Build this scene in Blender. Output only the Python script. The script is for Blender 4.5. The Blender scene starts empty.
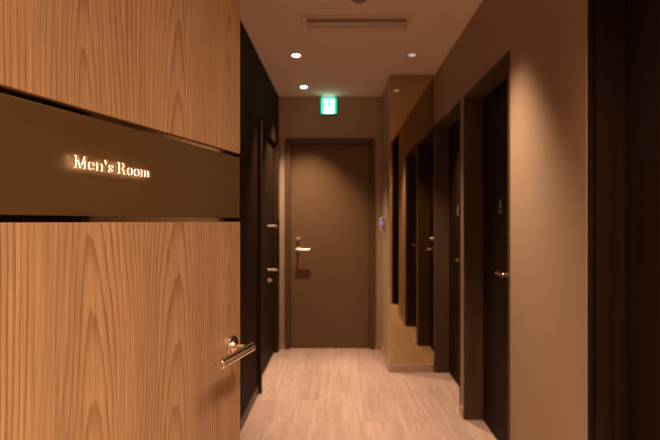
import bpy, bmesh, math
from mathutils import Vector, Matrix

C = bpy.context.scene.collection
SC = bpy.context.scene
PI = math.pi

# ------------------------------------------------------------------ layout (metres; +Y runs down the corridor)
CAM_Z, CEIL = 1.228, 2.418
XL, XR = -0.586, 0.77            # left and right wall faces
YE = 5.17                        # end wall face
YP, XP = 4.39, 0.402            # pillar: front face, side face
YB = -1.7                        # wall behind
XN = -0.47                       # left wall beside the open door
OPEN_T = 2.003                   # top of the door openings
XLEAF = 0.88                     # face of the recessed leaves, right wall
XJ = -0.615                      # face of the leaf, left wall

# ------------------------------------------------------------------ materials
def new_mat(name):
    m = bpy.data.materials.new(name); m.use_nodes = True
    nt = m.node_tree; b = nt.nodes['Principled BSDF']
    return m, nt, b

def N(nt, t, **kw):
    n = nt.nodes.new(t)
    for k, v in kw.items(): setattr(n, k, v)
    return n

def plain(name, col, rough=0.5, metal=0.0, var=0.08, scale=40, bump=0.0, spec=0.5):
    m, nt, b = new_mat(name)
    tc = N(nt, 'ShaderNodeTexCoord'); nz = N(nt, 'ShaderNodeTexNoise')
    nz.inputs['Scale'].default_value = scale; nz.inputs['Detail'].default_value = 4
    nt.links.new(tc.outputs['Object'], nz.inputs['Vector'])
    r = N(nt, 'ShaderNodeValToRGB')
    r.color_ramp.elements[0].position = 0.3; r.color_ramp.elements[1].position = 0.7
    r.color_ramp.elements[0].color = (*[c*(1-var) for c in col], 1)
    r.color_ramp.elements[1].color = (*[min(1, c*(1+var)) for c in col], 1)
    nt.links.new(nz.outputs['Fac'], r.inputs['Fac']); nt.links.new(r.outputs['Color'], b.inputs['Base Color'])
    b.inputs['Roughness'].default_value = rough; b.inputs['Metallic'].default_value = metal
    b.inputs['Specular IOR Level'].default_value = spec
    if bump:
        bp = N(nt, 'ShaderNodeBump'); bp.inputs['Strength'].default_value = bump; bp.inputs['Distance'].default_value = 0.002
        nt.links.new(nz.outputs['Fac'], bp.inputs['Height']); nt.links.new(bp.outputs['Normal'], b.inputs['Normal'])
    return m

def emit(name, col, s):
    m, nt, b = new_mat(name)
    b.inputs['Base Color'].default_value = (*col, 1)
    b.inputs['Emission Color'].default_value = (*col, 1); b.inputs['Emission Strength'].default_value = s
    return m

def streaked(name, c0, c1, sx, sy, sz, rough=0.5, bump=0.0, spec=0.5, lo=0.35, hi=0.65):
    """noise drawn out along one axis: brushed laminates and dark veneers"""
    m, nt, b = new_mat(name)
    tc = N(nt, 'ShaderNodeTexCoord'); mp = N(nt, 'ShaderNodeMapping'); mp.inputs['Scale'].default_value = (sx, sy, sz)
    nz = N(nt, 'ShaderNodeTexNoise'); nz.inputs['Scale'].default_value = 1; nz.inputs['Detail'].default_value = 6
    r = N(nt, 'ShaderNodeValToRGB'); r.color_ramp.elements[0].position = lo; r.color_ramp.elements[1].position = hi
    r.color_ramp.elements[0].color = (*c0, 1); r.color_ramp.elements[1].color = (*c1, 1)
    L = nt.links.new
    L(tc.outputs['Object'], mp.inputs['Vector']); L(mp.outputs['Vector'], nz.inputs['Vector'])
    L(nz.outputs['Fac'], r.inputs['Fac']); L(r.outputs['Color'], b.inputs['Base Color'])
    b.inputs['Roughness'].default_value = rough; b.inputs['Specular IOR Level'].default_value = spec
    if bump:
        bp = N(nt, 'ShaderNodeBump'); bp.inputs['Strength'].default_value = bump; bp.inputs['Distance'].default_value = 0.001
        L(nz.outputs['Fac'], bp.inputs['Height']); L(bp.outputs['Normal'], b.inputs['Normal'])
    return m

def math_node(nt, op, a, b_=None):
    n = N(nt, 'ShaderNodeMath', operation=op)
    for i, v in enumerate((a, b_)):
        if v is None: continue
        if isinstance(v, (int, float)): n.inputs[i].default_value = v
        else: nt.links.new(v, n.inputs[i])
    return n.outputs[0]

def wood(name, u0, z0, pitch=0.234):
    """flat-sawn veneer: leaves side by side, each sliced at a slight slope through the rings (cathedral figure)"""
    m, nt, b = new_mat(name); L = nt.links.new
    tc = N(nt, 'ShaderNodeTexCoord'); sp = N(nt, 'ShaderNodeSeparateXYZ'); L(tc.outputs['Object'], sp.inputs[0])
    X, Z = sp.outputs['X'], sp.outputs['Z']
    def noise(sx, sz, detail=3, seed=0.0):
        cb = N(nt, 'ShaderNodeCombineXYZ')
        L(math_node(nt, 'MULTIPLY', X, sx), cb.inputs[0]); L(math_node(nt, 'MULTIPLY', Z, sz), cb.inputs[2]); cb.inputs[1].default_value = seed
        n = N(nt, 'ShaderNodeTexNoise'); n.inputs['Scale'].default_value = 1; n.inputs['Detail'].default_value = detail
        L(cb.outputs[0], n.inputs['Vector']); return n.outputs['Fac']
    w1 = math_node(nt, 'MULTIPLY', math_node(nt, 'SUBTRACT', noise(4, 1.1, 2, 3.1), 0.5), 0.09)
    uu = math_node(nt, 'ADD', X, w1)
    t = math_node(nt, 'DIVIDE', math_node(nt, 'SUBTRACT', uu, u0), pitch)
    cell = math_node(nt, 'ROUND', t)
    loc = math_node(nt, 'MULTIPLY', math_node(nt, 'SUBTRACT', t, cell), pitch)       # across one leaf, -p/2..p/2
    zz = math_node(nt, 'ADD', math_node(nt, 'SUBTRACT', Z, z0), math_node(nt, 'MULTIPLY', math_node(nt, 'SINE', math_node(nt, 'MULTIPLY', cell, 2.3)), 0.25))
    slope = math_node(nt, 'MULTIPLY', zz, 0.085)
    ring = math_node(nt, 'SQRT', math_node(nt, 'ADD', math_node(nt, 'POWER', loc, 2.0), math_node(nt, 'POWER', slope, 2.0)))
    ring = math_node(nt, 'ADD', ring, math_node(nt, 'MULTIPLY', math_node(nt, 'SUBTRACT', noise(20, 1.8, 4, 7.7), 0.5), 0.018))
    ph = math_node(nt, 'FRACT', math_node(nt, 'MULTIPLY', math_node(nt, 'POWER', math_node(nt, 'ABSOLUTE', ring), 0.85), 78.0))
    r = N(nt, 'ShaderNodeValToRGB'); e = r.color_ramp.elements
    e[0].position, e[0].color = 0.0, (0.482, 0.324, 0.191, 1)
    e[1].position, e[1].color = 0.55, (0.454, 0.300, 0.173, 1)
    for p, c in ((0.80, (0.323, 0.188, 0.091, 1)), (0.92, (0.242, 0.129, 0.060, 1)), (1.0, (0.473, 0.319, 0.185, 1))):
        k = e.new(p); k.color = c
    L(ph, r.inputs['Fac'])
    pores = noise(330, 6, 3, 1.3); broad = noise(9, 0.7, 3, 5.0)
    mr = N(nt, 'ShaderNodeMapRange'); mr.inputs['From Min'].default_value = 0.3; mr.inputs['From Max'].default_value = 0.7
    mr.inputs['To Min'].default_value = 0.76; mr.inputs['To Max'].default_value = 1.12; L(pores, mr.inputs['Value'])
    mr2 = N(nt, 'ShaderNodeMapRange'); mr2.inputs['From Min'].default_value = 0.3; mr2.inputs['From Max'].default_value = 0.7
    mr2.inputs['To Min'].default_value = 0.90; mr2.inputs['To Max'].default_value = 1.10; L(broad, mr2.inputs['Value'])
    # soften the rings where the streak noise is low, so that some bands fade
    fade = noise(16, 1.1, 2, 9.4)
    fm = N(nt, 'ShaderNodeMapRange'); fm.inputs['From Min'].default_value = 0.32; fm.inputs['From Max'].default_value = 0.62
    fm.inputs['To Min'].default_value = 0.15; fm.inputs['To Max'].default_value = 0.9; L(fade, fm.inputs['Value'])
    mx0 = N(nt, 'ShaderNodeMix', data_type='RGBA'); mx0.inputs['A'].default_value = (0.458, 0.303, 0.176, 1)
    L(fm.outputs[0], mx0.inputs['Factor']); L(r.outputs['Color'], mx0.inputs['B'])
    f = math_node(nt, 'MULTIPLY', mr.outputs[0], mr2.outputs[0])
    vm = N(nt, 'ShaderNodeVectorMath', operation='SCALE'); L(mx0.outputs['Result'], vm.inputs[0]); L(f, vm.inputs['Scale'])
    L(vm.outputs[0], b.inputs['Base Color'])
    b.inputs['Roughness'].default_value = 0.42; b.inputs['Specular IOR Level'].default_value = 0.35
    bp = N(nt, 'ShaderNodeBump'); bp.inputs['Strength'].default_value = 0.15; bp.inputs['Distance'].default_value = 0.0006
    L(pores, bp.inputs['Height']); L(bp.outputs['Normal'], b.inputs['Normal'])
    return m

def floor_mat():
    """pale wood-look vinyl planks laid along the corridor"""
    m, nt, b = new_mat('pale_plank_vinyl'); L = nt.links.new
    tc = N(nt, 'ShaderNodeTexCoord')
    mpb = N(nt, 'ShaderNodeMapping'); mpb.inputs['Rotation'].default_value = (0, 0, PI/2)
    br = N(nt, 'ShaderNodeTexBrick'); br.offset = 0.37
    br.inputs['Scale'].default_value = 1; br.inputs['Brick Width'].default_value = 1.1; br.inputs['Row Height'].default_value = 0.15
    br.inputs['Mortar Size'].default_value = 0.0012; br.inputs['Mortar Smooth'].default_value = 0.3
    br.inputs['Color1'].default_value = (0, 0, 0, 1); br.inputs['Color2'].default_value = (1, 1, 1, 1); br.inputs['Mortar'].default_value = (0.5, 0.5, 0.5, 1)
    L(tc.outputs['Object'], mpb.inputs['Vector']); L(mpb.outputs['Vector'], br.inputs['Vector'])
    def streak(sx, sy, det, dist):
        mp = N(nt, 'ShaderNodeMapping'); mp.inputs['Scale'].default_value = (sx, sy, 1)
        ad = N(nt, 'ShaderNodeVectorMath', operation='MULTIPLY_ADD')
        L(br.outputs['Color'], ad.inputs[0]); ad.inputs[1].default_value = (3.7, 9.1, 0); L(tc.outputs['Object'], ad.inputs[2])
        nz = N(nt, 'ShaderNodeTexNoise'); nz.inputs['Scale'].default_value = 1; nz.inputs['Detail'].default_value = det; nz.inputs['Distortion'].default_value = dist
        L(ad.outputs[0], mp.inputs['Vector']); L(mp.outputs['Vector'], nz.inputs['Vector']); return nz.outputs['Fac']
    s1, s2 = streak(26, 1.8, 5, 0.6), streak(110, 4.5, 3, 0.2)
    s = math_node(nt, 'ADD', math_node(nt, 'MULTIPLY', s1, 0.65), math_node(nt, 'MULTIPLY', s2, 0.35))
    r = N(nt, 'ShaderNodeValToRGB'); e = r.color_ramp.elements
    e[0].position, e[0].color = 0.34, (0.46, 0.325, 0.275, 1)
    e[1].position, e[1].color = 0.64, (0.64, 0.48, 0.42, 1)
    k = e.new(0.5); k.color = (0.56, 0.41, 0.35, 1)
    L(s, r.inputs['Fac'])
    mr = N(nt, 'ShaderNodeMapRange'); mr.inputs['To Min'].default_value = 0.90; mr.inputs['To Max'].default_value = 1.06; L(br.outputs['Color'], mr.inputs['Value'])
    dk = math_node(nt, 'MULTIPLY', mr.outputs[0], math_node(nt, 'SUBTRACT', 1.0, math_node(nt, 'MULTIPLY', br.outputs['Fac'], 0.35)))
    vm = N(nt, 'ShaderNodeVectorMath', operation='SCALE'); L(r.outputs['Color'], vm.inputs[0]); L(dk, vm.inputs['Scale'])
    L(vm.outputs[0], b.inputs['Base Color']); b.inputs['Roughness'].default_value = 0.5; b.inputs['Specular IOR Level'].default_value = 0.3
    bp = N(nt, 'ShaderNodeBump'); bp.inputs['Strength'].default_value = 0.12; bp.inputs['Distance'].default_value = 0.0008
    L(s2, bp.inputs['Height']); L(bp.outputs['Normal'], b.inputs['Normal'])
    return m

M = {
    'ceiling': plain('matte_ceiling_paint', (0.93, 0.79, 0.67), 0.9, var=0.02, scale=6),
    'wall': plain('beige_wallcovering', (0.52, 0.385, 0.268), 0.85, var=0.06, scale=260, bump=0.25, spec=0.2),
    'darkwall': streaked('dark_wenge_panel', (0.024, 0.012, 0.0085), (0.042, 0.022, 0.016), 60, 60, 1.5, 0.7, spec=0.05),
    'jamb': streaked('dark_brown_laminate', (0.092, 0.056, 0.032), (0.120, 0.074, 0.043), 40, 40, 1.2, 0.55, spec=0.2),
    'jamb_dark': streaked('dark_brown_frame_laminate', (0.040, 0.024, 0.015), (0.055, 0.034, 0.021), 40, 40, 1.2, 0.55, spec=0.15),
    'leaf': streaked('blackish_brown_laminate', (0.024, 0.013, 0.008), (0.036, 0.020, 0.012), 50, 50, 1.5, 0.6, spec=0.06),
    'endleaf': plain('brown_painted_steel', (0.200, 0.125, 0.068), 0.5, var=0.03, scale=30, spec=0.3),
    'endframe': plain('brown_frame_steel', (0.135, 0.085, 0.048), 0.45, var=0.03, scale=30, spec=0.35),
    'skirt': plain('beige_skirting', (0.58, 0.43, 0.33), 0.6, var=0.03, scale=30),
    'darkskirt': plain('dark_skirting', (0.10, 0.07, 0.05), 0.5, var=0.05, scale=30),
    'floor': floor_mat(),
    'wood_up': wood('walnut_veneer_upper', 0.405, 1.22),
    'wood_low': wood('walnut_veneer_lower', 0.41, 0.62),
    'bronze_panel': plain('satin_bronze_panel', (0.125, 0.078, 0.032), 0.42, 0.35, var=0.03, scale=18, spec=0.5),
    'groove': plain('polished_dark_trim', (0.30, 0.24, 0.19), 0.06, 1.0, var=0.02, scale=10),
    'chrome': plain('polished_chrome', (0.80, 0.74, 0.70), 0.10, 1.0, var=0.02, scale=20),
    'steel': plain('brushed_steel', (0.72, 0.64, 0.57), 0.24, 1.0, var=0.04, scale=60),
    'satin': plain('satin_nickel', (0.92, 0.86, 0.80), 0.34, 0.75, var=0.02, scale=60),
    'darkmetal': plain('dark_bronze_metal', (0.06, 0.045, 0.035), 0.35, 1.0, var=0.04, scale=40),
    'mirror': plain('bronze_mirror_glass', (0.50, 0.40, 0.22), 0.02, 1.0, var=0.005, scale=4),
    'white': plain('white_painted_metal', (0.84, 0.70, 0.59), 0.5, var=0.02, scale=30),
    'vent_dark': plain('vent_shadow_grey', (0.34, 0.27, 0.22), 0.7, var=0.05, scale=30),
    'blackhole': plain('dark_keyhole', (0.01, 0.01, 0.01), 0.5),
    'grey_plastic': plain('grey_plastic', (0.80, 0.72, 0.70), 0.45, var=0.03, scale=40),
    'sign_case': plain('sign_housing_plastic', (0.10, 0.10, 0.09), 0.5, var=0.03, scale=40),
    'mark': plain('pale_silver_lettering', (0.60, 0.56, 0.53), 0.45, 0.2, var=0.03, scale=40),
    'letter': plain('satin_bronze_letter', (0.55, 0.39, 0.27), 0.35, 0.2, var=0.03, scale=60),
    'halo': emit('warm_halo_light', (1.0, 0.68, 0.42), 3.2),
    'lamp': emit('warm_lamp', (1.0, 0.80, 0.66), 5.0),
    'lamp_dim': emit('warm_lamp_dim', (1.0, 0.80, 0.66), 0.22),  # same lamp aimed away; its dimmer look is put into the emission
    'exit_white': emit('exit_white', (0.75, 1.0, 0.93), 1.6),
    'exit_green': emit('exit_green', (0.0, 0.75, 0.38), 0.75),
    'exit_top': emit('exit_top_glow', (0.40, 1.0, 0.90), 0.7),
    'led': emit('blue_indicator', (0.12, 0.10, 1.0), 1.0),
}

# ------------------------------------------------------------------ mesh helpers
def box(bm, x0, x1, y0, y1, z0, z1):
    v = [bm.verts.new(p) for p in ((x0,y0,z0),(x1,y0,z0),(x1,y1,z0),(x0,y1,z0),(x0,y0,z1),(x1,y0,z1),(x1,y1,z1),(x0,y1,z1))]
    for f in ((3,2,1,0),(4,5,6,7),(0,1,5,4),(1,2,6,5),(2,3,7,6),(3,0,4,7)): bm.faces.new([v[i] for i in f])

def tube(bm, pts, radii, seg=24, cap=True):
    """rings of given radius at points along a straight line or a gentle path"""
    pts = [Vector(p) for p in pts]; rings = []
    ax = (pts[-1]-pts[0]).normalized()
    ref = Vector((0,0,1)) if abs(ax.z) < 0.9 else Vector((1,0,0))
    for i, p in enumerate(pts):
        a = (pts[min(i+1,len(pts)-1)]-pts[max(i-1,0)])
        a = a.normalized() if a.length > 1e-9 else ax
        u = a.cross(ref).normalized(); w = u.cross(a).normalized(); r = radii[i]
        rings.append([bm.verts.new(p + (u*math.cos(2*PI*k/seg)+w*math.sin(2*PI*k/seg))*r) for k in range(seg)])
    for a, b in zip(rings, rings[1:]):
        for k in range(seg): bm.faces.new((a[k], a[(k+1)%seg], b[(k+1)%seg], b[k]))
    if cap:
        bm.faces.new(rings[0][::-1]); bm.faces.new(rings[-1])

def lathe(bm, prof, axis_o, axis, seg=32):
    """prof = (radius, distance along axis)"""
    o = Vector(axis_o); a = Vector(axis).normalized(); ref = Vector((0,0,1)) if abs(a.z) < 0.9 else Vector((1,0,0))
    u = a.cross(ref).normalized(); w = u.cross(a); rings = []
    for r, d in prof:
        if r < 1e-6: rings.append([bm.verts.new(o+a*d)])
        else: rings.append([bm.verts.new(o+a*d+(u*math.cos(2*PI*k/seg)+w*math.sin(2*PI*k/seg))*r) for k in range(seg)])
    for A, B in zip(rings, rings[1:]):
        for k in range(seg):
            j = (k+1) % seg
            if len(A) == 1 and len(B) == 1: continue
            if len(A) == 1: bm.faces.new((A[0], B[k], B[j]))
            elif len(B) == 1: bm.faces.new((A[k], A[j], B[0]))
            else: bm.faces.new((A[k], A[j], B[j], B[k]))

def obj(name, bm, mat, parent=None, bevel=0.0, smooth=True, seg=2):
    bmesh.ops.recalc_face_normals(bm, faces=bm.faces)
    me = bpy.data.meshes.new(name); bm.to_mesh(me); bm.free()
    me.materials.append(mat)
    o = bpy.data.objects.new(name, me); C.objects.link(o)
    if parent: o.parent = parent
    if bevel:
        md = o.modifiers.new('bevel', 'BEVEL'); md.width = bevel; md.segments = seg; md.limit_method = 'ANGLE'; md.angle_limit = math.radians(40)
    if smooth:
        for p in me.polygons: p.use_smooth = True
        me.set_sharp_from_angle(angle=math.radians(35))
    return o

def mk(name, mat, parent, *boxes, bevel=0.0):
    bm = bmesh.new()
    for b in boxes: box(bm, *b)
    return obj(name, bm, mat, parent, bevel)

def tag(o, label, cat=None, group=None, kind=None):
    if label: o['label'] = label
    if cat: o['category'] = cat
    if group: o['group'] = group
    if kind: o['kind'] = kind
    return o

def thing(name, label, cat, loc=(0,0,0), rz=0, group=None, kind=None):
    o = bpy.data.objects.new(name, None); C.objects.link(o); o.location = loc; o.rotation_euler = (0,0,rz)
    o.empty_display_size = 0.1
    return tag(o, label, cat, group, kind)

def struct(o, label, cat): return tag(o, label, cat, None, 'structure')

# ------------------------------------------------------------------ room shell
TW = 0.16
A0, A1 = 3.44, 4.389           # right wall, far opening (up to the pillar)
B0, B1 = 2.444, 3.354          # right wall, second opening
D0, D1 = 0.74, 1.69            # right wall, nearest opening
struct(mk('floor', M['floor'], None, (-1.0, 1.1, YB-.15, YE+.3, -0.06, 0)), 'pale wood-look plank floor running down the corridor', 'floor')
struct(mk('ceiling', M['ceiling'], None, (-1.0, 1.1, YB-.15, YE+.3, CEIL, CEIL+.06)), 'flat beige painted ceiling with recessed lights', 'ceiling')

XO = XR+TW+0.05
struct(mk('wall_right', M['wall'], None,
   (XR, XO, A1, YE, 0, CEIL), (XR, XO, A0, A1, OPEN_T, CEIL), (XR, XO, B1, A0, 0, CEIL), (XR, XO, B0, B1, OPEN_T, CEIL),
   (XR, XO, D1, B0, 0, CEIL), (XR, XO, D0, D1, OPEN_T+.45-.06, CEIL), (XR, XO, YB, D0, 0, CEIL)),
   'warm beige wallcovering on the right wall between dark doorways', 'wall')

LD0, LD1 = 3.87, 5.13          # left wall door opening
XLO = XL-0.20
struct(mk('wall_left', M['darkwall'], None,
   (XLO, XL, 0.385, LD0, 0, CEIL), (XLO, XL, LD0, LD1, 1.975, CEIL), (XLO, XL, LD1, YE, 0, CEIL),
   (XLO, XN, YB, 0.385, 0, CEIL)),
   'near-black panelled left wall behind the open door', 'wall')
struct(mk('wall_back', M['wall'], None, (XN, XR, YB-.1, YB, 0, CEIL)), 'beige wall closing the corridor behind the viewer', 'wall')

EX0, EX1, EZ = -0.526, 0.335, 2.018
struct(mk('wall_end', M['wall'], None,
   (XL, EX0, YE, YE+.2, 0, CEIL), (EX0, EX1, YE, YE+.2, EZ, CEIL), (EX1, XR, YE, YE+.2, 0, CEIL)),
   'brown end wall around the closed door', 'wall')
struct(mk('wall_pillar', M['wall'], None, (XP, XR-.001, YP, YE-.001, 0, CEIL)), 'boxed-out column at the right of the end door', 'wall')

# baseboards
BH, BT = 0.06, 0.008
struct(mk('baseboard_end', M['skirt'], None, (XL+.002, EX0-.002, YE-BT, YE-.0005, 0, BH), (EX1+.002, XP-BT-.001, YE-BT, YE-.0005, 0, BH), bevel=.002), 'beige skirting on the end wall', 'baseboard')
struct(mk('baseboard_pillar', M['skirt'], None, (XP-BT, XR-.02, YP-BT, YP-.0005, 0, BH), (XP-BT, XP-.0005, YP, YE-BT-.001, 0, BH), bevel=.002), 'beige skirting round the foot of the column', 'baseboard')
struct(mk('baseboard_right', M['skirt'], None, (XR-BT, XR-.0005, B1+.004, A0-.004, 0, BH), (XR-BT, XR-.0005, D1+.004, B0-.004, 0, BH), (XR-BT, XR-.0005, YB+.01, D0-.004, 0, BH), bevel=.002), 'beige skirting along the right wall', 'baseboard')
struct(mk('baseboard_left', M['darkskirt'], None, (XL+.0005, XL+BT, 0.45, LD0-.045, 0, BH), bevel=.002), 'dark skirting along the left wall', 'baseboard')

# ------------------------------------------------------------------ Men's Room door (open, at the left)
W = 0.93
DX, DY = 0.2385, 0.9711
HX, HY = -0.242 - DX*W, 1.3075 - DY*W
d1 = thing('door_1', "open wood-veneer men's room door with bronze sign band, left foreground", 'door', (HX, HY, 0), math.atan2(DY, DX), kind='structure')
SB, ST, G = CAM_Z+.0075, CAM_Z+.1535, 0.0095
mk('upper_panel', M['wood_up'], d1, (0, W, 0, .04, ST+G, 2.06), bevel=.0008)
mk('lower_panel', M['wood_low'], d1, (0, W, 0, .04, .008, SB-G), bevel=.0008)
sp = mk('sign_panel', M['bronze_panel'], d1, (0, W, 0.0005, .0395, SB, ST), bevel=.0012)
sp['label'] = "brown bronze band across the door reading Men's Room"
for z0, z1 in ((ST, ST+G), (SB-G, SB)):
    mk('groove_trim', M['groove'], d1, (0.0005, W-.0005, 0.007, .034, z0, z1))['label'] = 'polished dark metal groove beside the sign band'
mk('edge_band', M['wood_low'], d1, (W+.0002, W+.0012, 0.0005, .0395, .008, SB-G), (W+.0002, W+.0012, 0.0005, .0395, ST+G, 2.06))

# lettering: each glyph is drawn as ribbons (points, widths) on a cap height of 1
def arc(cx, cy, rx, ry, a0, a1, n=22):
    return [(cx+rx*math.cos(math.radians(a0+(a1-a0)*i/n)), cy+ry*math.sin(math.radians(a0+(a1-a0)*i/n))) for i in range(n+1)]
def ring_w(pts, cx, thick, thin, rx): return [thin+(thick-thin)*min(1, abs(p[0]-cx)/rx)**1.2 for p in pts]
TK, TN, SH = 0.125, 0.05, 0.05
def stem(x, y0, y1, s0=0.12, s1=0.12, left_only_top=False, w=TK):
    r = [([(x, y0), (x, y1)], [w, w])]
    if s0: r.append(([(x-s0, y0+SH/2), (x+s0, y0+SH/2)], [SH, SH]))
    if s1: r.append(([(x-s1, y1-SH/2), (x+(0 if left_only_top else s1), y1-SH/2)], [SH, SH]))
    return r
XH = 0.66
def glyph(c):
    if c == 'M':
        return stem(0.14, 0, 1, .14, .0, w=TN) + [([(0.0, 1-SH/2), (0.20, 1-SH/2)], [SH]*2), ([(0.18, 1), (0.52, 0.03)], [TK, TK*.8]), ([(0.52, 0.03), (0.86, 1)], [TN, TN]),
               ([(0.82, 1-SH/2), (1.06, 1-SH/2)], [SH]*2)] + stem(0.90, 0, 1, .15, 0), 1.06
    if c == 'e':
        p = arc(.29, .33, .24, .31, 0, 318); 
        return [(p, ring_w(p, .29, TK, TN, .24)), ([(.07, .35), (.53, .35)], [TN, TN])], .56
    if c == 'n':
        p = arc(.40, .40, .20, .24, 165, 0)
        return stem(.15, 0, XH, .13, .13, True) + [(p, ring_w(p, .40, TK, TN, .2))] + stem(.60, 0, .42, .13, 0), .74
    if c == "'":
        return [(arc(.07, .90, .065, .075, 0, 360), [.075]*23), ([(.125, .92), (.125, .80), (.09, .70), (.02, .62)], [.10, .09, .06, .03])], .20
    if c == 's':
        p = [(.40,.50),(.36,.59),(.25,.63),(.14,.60),(.09,.51),(.12,.42),(.22,.36),(.32,.30),(.385,.21),(.35,.09),(.24,.035),(.12,.06),(.07,.16)]
        w = [.05,.06,.06,.08,.11,.13,.14,.13,.11,.08,.06,.06,.05]
        return [(p, w), ([(.42,.44),(.42,.66)], [.035]*2), ([(.045,.0),(.045,.22)], [.035]*2)], .46
    if c == 'R':
        p = [(.16, .97)] + arc(.44, .735, .225, .235, 90, -90) + [(.16, .50)]
        w = [TN] + ring_w(p[1:-1], .44, TK, TN, .225) + [TN]
        return stem(.20, 0, 1, .17, .17) + [(p, w), ([(.44, .50), (.60, .40), (.70, .08), (.80, .03), (.88, .05)], [TN, TK*.9, TK, TK*.7, .04])], .90
    if c == 'o':
        p = arc(.32, .33, .26, .31, 0, 360, 32)
        return [(p, ring_w(p, .32, TK, TN, .26))], .64
    if c == 'm':
        p, q = arc(.38, .40, .18, .24, 165, 0), arc(.76, .40, .18, .24, 165, 0)
        return stem(.15, 0, XH, .13, .13, True) + [(p, ring_w(p, .38, TK, TN, .18)), (q, ring_w(q, .76, TK, TN, .18))] + stem(.56, 0, .42, .12, 0) + stem(.94, 0, .42, .13, 0), 1.08
def ribbon(bm, pts, ws, sc, ox, oz, y0, y1, grow=0.0):
    P = [Vector((p[0], p[1])) for p in pts]; n = len(P)
    closed = (P[0]-P[-1]).length < 1e-6
    rows = []
    for i in range(n):
        if closed: a = P[(i+1) % (n-1)]-P[(i-1) % (n-1)]
        else: a = P[min(i+1, n-1)]-P[max(i-1, 0)]
        a.normalize(); nn = Vector((-a.y, a.x)); h = ws[i]/2+grow
        c = P[i].copy()
        if not closed and i == 0: c -= a*grow
        if not closed and i == n-1: c += a*grow
        rows.append([bm.verts.new((ox+q.x*sc, y, oz+q.y*sc)) for q in (c-nn*h, c+nn*h) for y in (y0, y1)])
    for a, b in zip(rows, rows[1:]):
        for i, j in ((0, 1), (1, 3), (3, 2), (2, 0)): bm.faces.new((a[i], a[j], b[j], b[i]))
    if not closed:
        bm.faces.new((rows[0][0], rows[0][1], rows[0][3], rows[0][2])); bm.faces.new((rows[-1][0], rows[-1][1], rows[-1][3], rows[-1][2]))
CAP = 0.0180
txt, gap = "Men's Room", 0.12
adv = [0.34 if c == ' ' else glyph(c)[1]+gap for c in txt]
total = sum(adv)-gap
TEXT_W = 0.181
sx = TEXT_W/total
x = W-0.568; bz = CAM_Z+.0745
halo_bm = bmesh.new()
for c, a in zip(txt, adv):
    if c != ' ':
        g, _ = glyph(c); bm = bmesh.new(); hb = bmesh.new()
        for pts, ws in g:
            q = [(p[0]*sx/CAP, p[1]) for p in pts]
            ribbon(bm, q, ws, CAP, x, bz, -.0090, -.0072)
            ribbon(hb, q, ws, CAP, x, bz, -.0070, -.0062, grow=-0.006)
        lt = obj('letter', bm, M['letter'], sp, smooth=False)
        lt['label'] = 'raised bronze letter with glowing outline'
        h = obj('letter_backlight', hb, M['halo'], sp, smooth=False); h['label'] = 'warm light glowing behind a letter'
    x += a*sx

# lever handle of the Men's Room door
t_h, z_h = 0.052, 0.936
hx = W-t_h
def sub(name, bm, mat, parent, **k): return obj(name, bm, mat, parent, **k)
bm = bmesh.new()
lathe(bm, [(0, 0), (.026, 0), (.026, -.006), (.0245, -.008), (.015, -.008), (.014, -.0095), (0, -.0095)], (hx, -.0003, z_h), (0, 1, 0), 40)
lev = obj('lever_handle', bm, M['chrome'], d1); lev['label'] = 'chrome lever handle with round rose'
bm = bmesh.new()
lathe(bm, [(0, -.0098), (.011, -.0098), (.011, -.014), (.0075, -.018), (.0075, -.045), (.0065, -.047), (0, -.047)], (hx, 0, z_h), (0, 1, 0), 28)
obj('stem', bm, M['chrome'], lev)
bm = bmesh.new()
Lx0, Lx1 = hx+.012, hx-.155
tube(bm, [(Lx0, -.048, z_h), (Lx0-.002, -.048, z_h), (Lx0-.012, -.048, z_h), (Lx0-.0125, -.048, z_h), (Lx0-.0145, -.048, z_h), (Lx0-.015, -.048, z_h),
          (Lx1+.015, -.048, z_h), (Lx1+.0145, -.048, z_h), (Lx1+.0125, -.048, z_h), (Lx1+.012, -.048, z_h), (Lx1+.002, -.048, z_h), (Lx1, -.048, z_h)],
     [.0085, .0105, .0105, .0088, .0088, .0105, .0105, .0088, .0088, .0105, .0105, .0085], 32)
obj('grip', bm, M['chrome'], lev)

# ------------------------------------------------------------------ doors
def lever_set(parent, o, out, along, mat_main=M['satin'], L=0.115, knob_dz=0.10):
    """round-rose lever with a key cylinder above it; o on the leaf face, out = away from the leaf, along = lever direction"""
    o, out, along = Vector(o), Vector(out), Vector(along)
    bm = bmesh.new(); lathe(bm, [(0, 0), (.025, 0), (.025, .006), (.023, .008), (0, .008)], o+out*.0003, out, 32)
    r = obj('lever_handle', bm, mat_main, parent); r['label'] = 'bright metal lever handle'
    bm = bmesh.new(); tube(bm, [o+out*.0085, o+out*.052, o+out*.054], [.009, .009, .008], 20); obj('stem', bm, mat_main, r)
    bm = bmesh.new(); e = o+out*.062
    tube(bm, [e-along*.012, e-along*.010, e+along*(L-.002), e+along*L], [.0085, .0105, .0105, .0085], 24); obj('grip', bm, mat_main, r)
    bm = bmesh.new(); q = o+Vector((0, 0, knob_dz))
    lathe(bm, [(0, 0), (.019, 0), (.019, .007), (.016, .012), (.012, .0125), (.012, .022), (.010, .026), (0, .028)], q+out*.0003, out, 28)
    k = obj('key_cylinder', bm, M['satin'], parent); k['label'] = 'small round metal lock above the lever'

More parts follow.
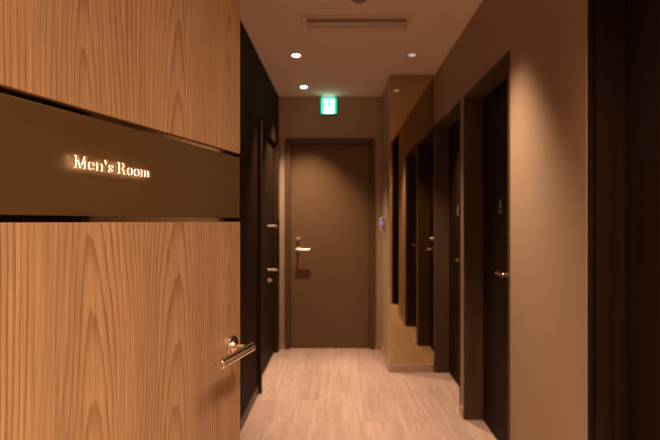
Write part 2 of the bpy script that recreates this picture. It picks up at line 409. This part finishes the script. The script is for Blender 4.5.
# end door
d2 = thing('door_2', 'closed brown door at the far end of the corridor', 'door', (0, YE, 0), kind='structure')
f = 0.048
bm = bmesh.new()
P = YE-0.012
box(bm, EX0+.0005, EX0+f, 0-.012, .12, 0, EZ-f); box(bm, EX1-f, EX1-.0005, -.012, .12, 0, EZ-f); box(bm, EX0+.0005, EX1-.0005, -.012, .12, EZ-f, EZ-.0005)
obj('door_frame', bm, M['endframe'], d2, bevel=.003)
bm = bmesh.new(); box(bm, EX0+f+.002, EX1-f-.002, .045, .09, .006, EZ-f-.002)
obj('door_leaf', bm, M['endleaf'], d2, bevel=.002)
lever_set(d2, (-0.405, .045, .953), (0, -1, 0), (1, 0, 0))

# left wall door
d3 = thing('door_3', 'dark door in the left wall near the far end', 'door', (XL, LD0, 0), kind='structure')
bm = bmesh.new()
L3 = LD1-LD0
box(bm, 0.0005, .028, -.035, -.0008, 0, 1.955); box(bm, -.10, .010, L3-.10, L3-.001, 0, 1.9745-.035)
obj('door_frame', bm, M['jamb_dark'], d3, bevel=.002)
bm = bmesh.new(); box(bm, -.10, -.002, .0005, L3-.001, 1.94, 1.9745); obj('frame_head', bm, M['leaf'], d3, bevel=.001)
bm = bmesh.new(); box(bm, -.07, XJ-XL, 0.002, L3-.102, .006, 1.938)
obj('door_leaf', bm, M['leaf'], d3, bevel=.001)
yh = 4.62-LD0; xf = XJ-XL
bm = bmesh.new(); tube(bm, [(xf+.0885, yh, .758), (xf+.0885, yh, .76), (xf+.0885, yh, 1.231), (xf+.0885, yh, 1.233)], [.006, .0085, .0085, .006], 20)
ph = obj('pull_handle', bm, M['darkmetal'], d3); ph['label'] = 'vertical bar pull on two metal standoffs'
for zz in (1.185, .808):
    bm = bmesh.new(); tube(bm, [(xf+.0004, yh, zz), (xf+.004, yh, zz), (xf+.0042, yh, zz), (xf+.0795, yh, zz)], [.014, .014, .009, .009], 18)
    obj('standoff', bm, M['satin'], ph)
bm = bmesh.new(); lathe(bm, [(0, 0), (.022, 0), (.022, .006), (.012, .008), (.012, .03), (.009, .033), (0, .034)], (xf+.0003, yh, .72), (1, 0, 0), 24)
obj('lock_knob', bm, M['satin'], d3)

# right wall doors: leaves set back in dark linings
def right_door(n, y0, y1, label, top=OPEN_T, fancy=False):
    d = thing(n, label, 'door', (XR, y0, 0), kind='structure'); w = y1-y0; j = 0.022; e = .0006
    bm = bmesh.new(); xo = TW
    if not fancy:
        box(bm, -.004, xo, e, j, 0, top-j); box(bm, -.004, xo, w-j, w-e, 0, top-j); box(bm, -.004, xo, e, w-e, top-j, top-e)
        box(bm, .118, xo, j, j+.012, 0, top-j); box(bm, .118, xo, w-j-.012, w-j, 0, top-j)
    else:
        for a0, a1, s in ((.004, .014, .0), (.014, .062, .018), (.062, .067, .024), (.067, .104, .018), (.104, xo, .010)):
            box(bm, a0, a1, e, j+s, 0, top-j); box(bm, a0, a1, w-j-s, w-e, 0, top-j)
        box(bm, .004, xo, e, w-e, top-j, top-e)
    obj('door_frame', bm, M['leaf'] if fancy else M['jamb'], d, bevel=.0015)
    jj = j+(.012 if fancy else .014)
    bm = bmesh.new(); box(bm, XLEAF-XR, XLEAF-XR+.04, jj, w-jj, .006, top-j-.002) if not fancy else box(bm, XLEAF-XR, XLEAF-XR+.04, jj+.001, w-jj-.001, .006, top-j-.002)
    obj('door_leaf', bm, M['leaf'], d, bevel=.001)
    return d, w
def door_marks(d, y, scale=1.0):
    """pale vinyl marks on the leaf: a small standing figure above a short line of lettering"""
    xf = XLEAF-XR-.0012; X1 = XLEAF-XR-.0002
    bm = bmesh.new()
    lathe(bm, [(0, 0), (.010, 0), (.010, .001), (0, .001)], (X1, y, 1.3360), (-1, 0, 0), 16)
    for hw, z0, z1 in ((.016, 1.3060, 1.3230), (.011, 1.2940, 1.3060)): box(bm, xf, X1, y-hw, y+hw, z0, z1)
    for i in range(5):
        yy = y-.036+i*.018
        box(bm, xf, X1, yy-.006, yy+.006, 1.2700, 1.2735); box(bm, xf, X1, yy-.006, yy+.006, 1.2810, 1.2845); box(bm, xf, X1, yy-.006, yy-.003, 1.2700, 1.2845)
    o = obj('door_marking', bm, M['mark'], d, smooth=False); o['label'] = 'small pale marking on the dark leaf'
d4, w4 = right_door('door_4', A0, A1, 'dark recessed door in the right wall, next to the mirrored column')
d5, w5 = right_door('door_5', B0, B1, 'dark recessed door in the right wall, second from the mirrored column')
d6, w6 = right_door('door_6', D0, D1, 'nearest dark doorway with moulded frame at the right edge', top=OPEN_T+.39, fancy=True)
door_marks(d4, 4.03-A0); door_marks(d5, 2.965-B0)
lever_set(d4, (XLEAF-XR, 3.66-A0, 0.958), (-1, 0, 0), (0, 1, 0), M['steel'])
lever_set(d5, (XLEAF-XR, 2.70-B0, 0.958), (-1, 0, 0), (0, 1, 0), M['steel'])

# ------------------------------------------------------------------ mirror on the column
mr = thing('wall_mirror', 'tall bronze-tinted mirror covering the front of the column', 'mirror', ((XP+XR)/2, YP, 0))
hw = (XR-XP)/2
bm = bmesh.new(); box(bm, -hw+.006, hw-.008, -.006, -.0005, BH+.004, CEIL-.003); obj('mirror_glass', bm, M['mirror'], mr)
bm = bmesh.new(); box(bm, -hw+.0005, -hw+.005, -.007, -.0005, BH+.002, CEIL-.003); box(bm, -hw+.0055, hw-.008, -.007, -.0005, BH+.0005, BH+.0035)
obj('edge_trim', bm, M['steel'], mr)['label'] = 'thin metal trim along the mirror edge'

# card reader on the side of the column
cr = thing('wall_mounted_reader', 'small grey wall reader with a blue light beside the end door', 'card reader', (XP, 4.76, 1.20))
bm = bmesh.new(); box(bm, -.048, -.0002, -.045, .045, -.062, .062); obj('housing', bm, M['grey_plastic'], cr, bevel=.006)
bm = bmesh.new(); box(bm, -.0515, -.0485, -.034, .034, -.012, .050); obj('reader_plate', bm, M['grey_plastic'], cr, bevel=.001)
bm = bmesh.new(); lathe(bm, [(0, 0), (.007, 0), (.007, .003), (.004, .005), (0, .0055)], (-.037, -.0453, .008), (0, -1, 0), 16); obj('indicator_light', bm, M['led'], cr)

# ------------------------------------------------------------------ exit sign
ex = thing('exit_sign', 'glowing green and white running-man exit sign above the end door', 'exit sign', (-0.107, YE, 2.320))
s = .073
bm = bmesh.new(); box(bm, -s-.006, s+.006, -.040, -.0008, -s-.006, s+.006); obj('housing', bm, M['sign_case'], ex, bevel=.004)
bm = bmesh.new(); box(bm, -s, s, -.0435, -.0405, -s, s); obj('sign_face', bm, M['exit_green'], ex, bevel=.001)['label'] = 'lit green face'
bm = bmesh.new(); box(bm, -s+.01, s-.01, -.034, -.010, s+.0062, s+.0085); obj('added_glow_strip', bm, M['exit_top'], ex)  # glowing strip added on the housing to tint the ceiling above
def flat(bm, pts, y0, y1):
    a = [bm.verts.new((p[0], y0, p[1])) for p in pts]; b = [bm.verts.new((p[0], y1, p[1])) for p in pts]
    bm.faces.new(a); bm.faces.new(b[::-1])
    for i in range(len(pts)):
        j = (i+1) % len(pts); bm.faces.new((a[i], a[j], b[j], b[i]))
bm = bmesh.new(); box(bm, -.047, .049, -.0452, -.0437, -s+.004, s-.010)
obj('doorway_symbol', bm, M['exit_white'], ex, smooth=False)['label'] = 'white lit doorway shape'
bm = bmesh.new(); FY0, FY1 = -.0472, -.0455
lathe(bm, [(0, 0), (.0105, 0), (.0105, .0017), (0, .0017)], (.003, FY1, .052), (0, -1, 0), 18)
for a, b_, w0, w1 in (((.001, .036), (-.006, -.004), .011, .010), ((-.006, -.002), (.018, -.022), .0065, .005), ((.018, -.022), (.012, -.055), .005, .004), ((-.006, -.002), (-.014, -.034), .0065, .005),
                      ((-.014, -.034), (-.038, -.046), .005, .004), ((.004, .034), (.024, .020), .004, .0035), ((.024, .020), (.034, .032), .0035, .003), ((-.004, .034), (-.024, .026), .004, .0035), ((-.024, .026), (-.030, .008), .0035, .003)):
    A, B = Vector(a), Vector(b_); t = (B-A).normalized(); n = Vector((-t.y, t.x))
    flat(bm, [tuple(A-t*w0*.4+n*w0), tuple(A-t*w0*.4-n*w0), tuple(B+t*w1*.4-n*w1), tuple(B+t*w1*.4+n*w1)], FY0, FY1)
obj('running_figure', bm, M['exit_green'], ex, smooth=False)['label'] = 'green running figure'

# ------------------------------------------------------------------ ceiling fittings
def downlight(x, y, label, lamp='lamp', group='recessed ceiling downlights'):
    d = thing('downlight', label, 'downlight', (x, y, CEIL), group=group)
    bm = bmesh.new(); lathe(bm, [(.036, -.0006), (.048, -.0006), (.048, -.003), (.044, -.0055), (.038, -.0055), (.036, -.003), (.036, -.0006)], (0, 0, 0), (0, 0, 1), 36)
    obj('trim_ring', bm, M['white'], d)
    bm = bmesh.new(); lathe(bm, [(.0355, -.0006), (.0355, -.0045), (.030, -.0045), (.028, -.001), (.0355, -.0006)], (0, 0, 0), (0, 0, 1), 32)
    obj('reflector', bm, M['chrome'], d)
    bm = bmesh.new(); lathe(bm, [(0, -.0008), (.0275, -.0008), (.0265, -.006), (.018, -.010), (0, -.0115)], (0, 0, 0), (0, 0, 1), 28)
    obj('lamp', bm, M[lamp], d)
    return d
def spot(x, y, power, angle=75, blend=0.7, tilt=(0, 0), r=0.02, z=CEIL-.03, col=(1.0, 0.66, 0.42)):
    l = bpy.data.lights.new('downlight_or_fill', 'SPOT'); l.energy = power; l.color = col
    l.spot_size = math.radians(angle); l.spot_blend = blend; l.shadow_soft_size = r
    o = bpy.data.objects.new('downlight_or_fill', l); C.objects.link(o); o.location = (x, y, z); o.rotation_euler = (tilt[0], tilt[1], 0)
    return o
downlight(-.315, 3.87, 'round ceiling downlight on the left, nearer than the one before the end door')
downlight(-.32, 4.78, 'round ceiling downlight closest to the end wall and exit sign')
downlight(.515, 3.86, 'round ceiling downlight on the right, in front of the mirrored column', 'lamp_dim')
PW = 62
spot(-.315, 3.87, PW*.7, 64, .8); spot(-.32, 4.78, PW*1.05, 84, .9); spot(.515, 3.86, PW*.7, 68)
# the right row continues overhead; the three fill spots after it are added
spot(.40, 2.36, PW*1.15, 76, 1.0, r=.04)
spot(.44, .95, PW*.62, 120, .9, r=.22); spot(.34, -.05, PW*.56, 135, .9, r=.06); spot(.1, -.7, PW*2.4, 120, .9)  # unseen fill added: two light the open door, the last lifts the ceiling

av = thing('air_vent', 'flush beige linear air vent with one dark slot in the ceiling', 'air vent', (.098, 3.235, CEIL))
bm = bmesh.new(); a, b_ = .325, .118
for q in ((-a, a, -b_, -.090), (-a, a, .104, b_), (-a, -a+.030, -.090, .104), (a-.030, a, -.090, .104)): box(bm, q[0], q[1], q[2], q[3], -.012, -.0006)
obj('frame', bm, M['white'], av, bevel=.003)
bm = bmesh.new(); box(bm, -a+.031, a-.031, -.089, .103, -.0025, -.0006); obj('slot', bm, M['vent_dark'], av)['label'] = 'dark vent slot'
for y0, y1 in ((-.012, .030), (.050, .1025)):
    bm = bmesh.new(); box(bm, -a+.032, a-.032, y0, y1, -.0105, -.003); obj('blade', bm, M['white'], av, bevel=.0015)

sd = thing('smoke_detector', 'round ceiling detector cut off by the top of the picture', 'detector', (.10, 2.845, CEIL))
bm = bmesh.new(); lathe(bm, [(0, -.0006), (.058, -.0006), (.058, -.008), (.054, -.011), (0, -.011)], (0, 0, 0), (0, 0, 1), 36); obj('base', bm, M['white'], sd)
bm = bmesh.new(); lathe(bm, [(0, -.0112), (.045, -.0112), (.043, -.022), (.034, -.030), (.012, -.033), (0, -.033)], (0, 0, 0), (0, 0, 1), 36); obj('cover', bm, M['vent_dark'], sd)

# ------------------------------------------------------------------ world, camera, colour
wd = bpy.data.worlds.new('world'); SC.world = wd; wd.use_nodes = True
wd.node_tree.nodes['Background'].inputs['Color'].default_value = (0.02, 0.014, 0.01, 1)
cam = bpy.data.cameras.new('camera'); co = bpy.data.objects.new('camera', cam); C.objects.link(co)
co.location = (0, 0, CAM_Z); co.rotation_euler = (PI/2, 0, 0)
cam.sensor_width = 36; cam.lens = 540/660*36; cam.shift_x = -10/660; cam.shift_y = 1/660; cam.clip_start = 0.02
cam.dof.use_dof = True; cam.dof.focus_distance = 0.90; cam.dof.aperture_fstop = 6.5
SC.camera = co
SC.view_settings.view_transform = 'Standard'; SC.view_settings.look = 'None'; SC.view_settings.exposure = 1.14
SC.cycles.max_bounces = 10; SC.cycles.diffuse_bounces = 6; SC.cycles.sample_clamp_indirect = 4; SC.cycles.use_denoising = True
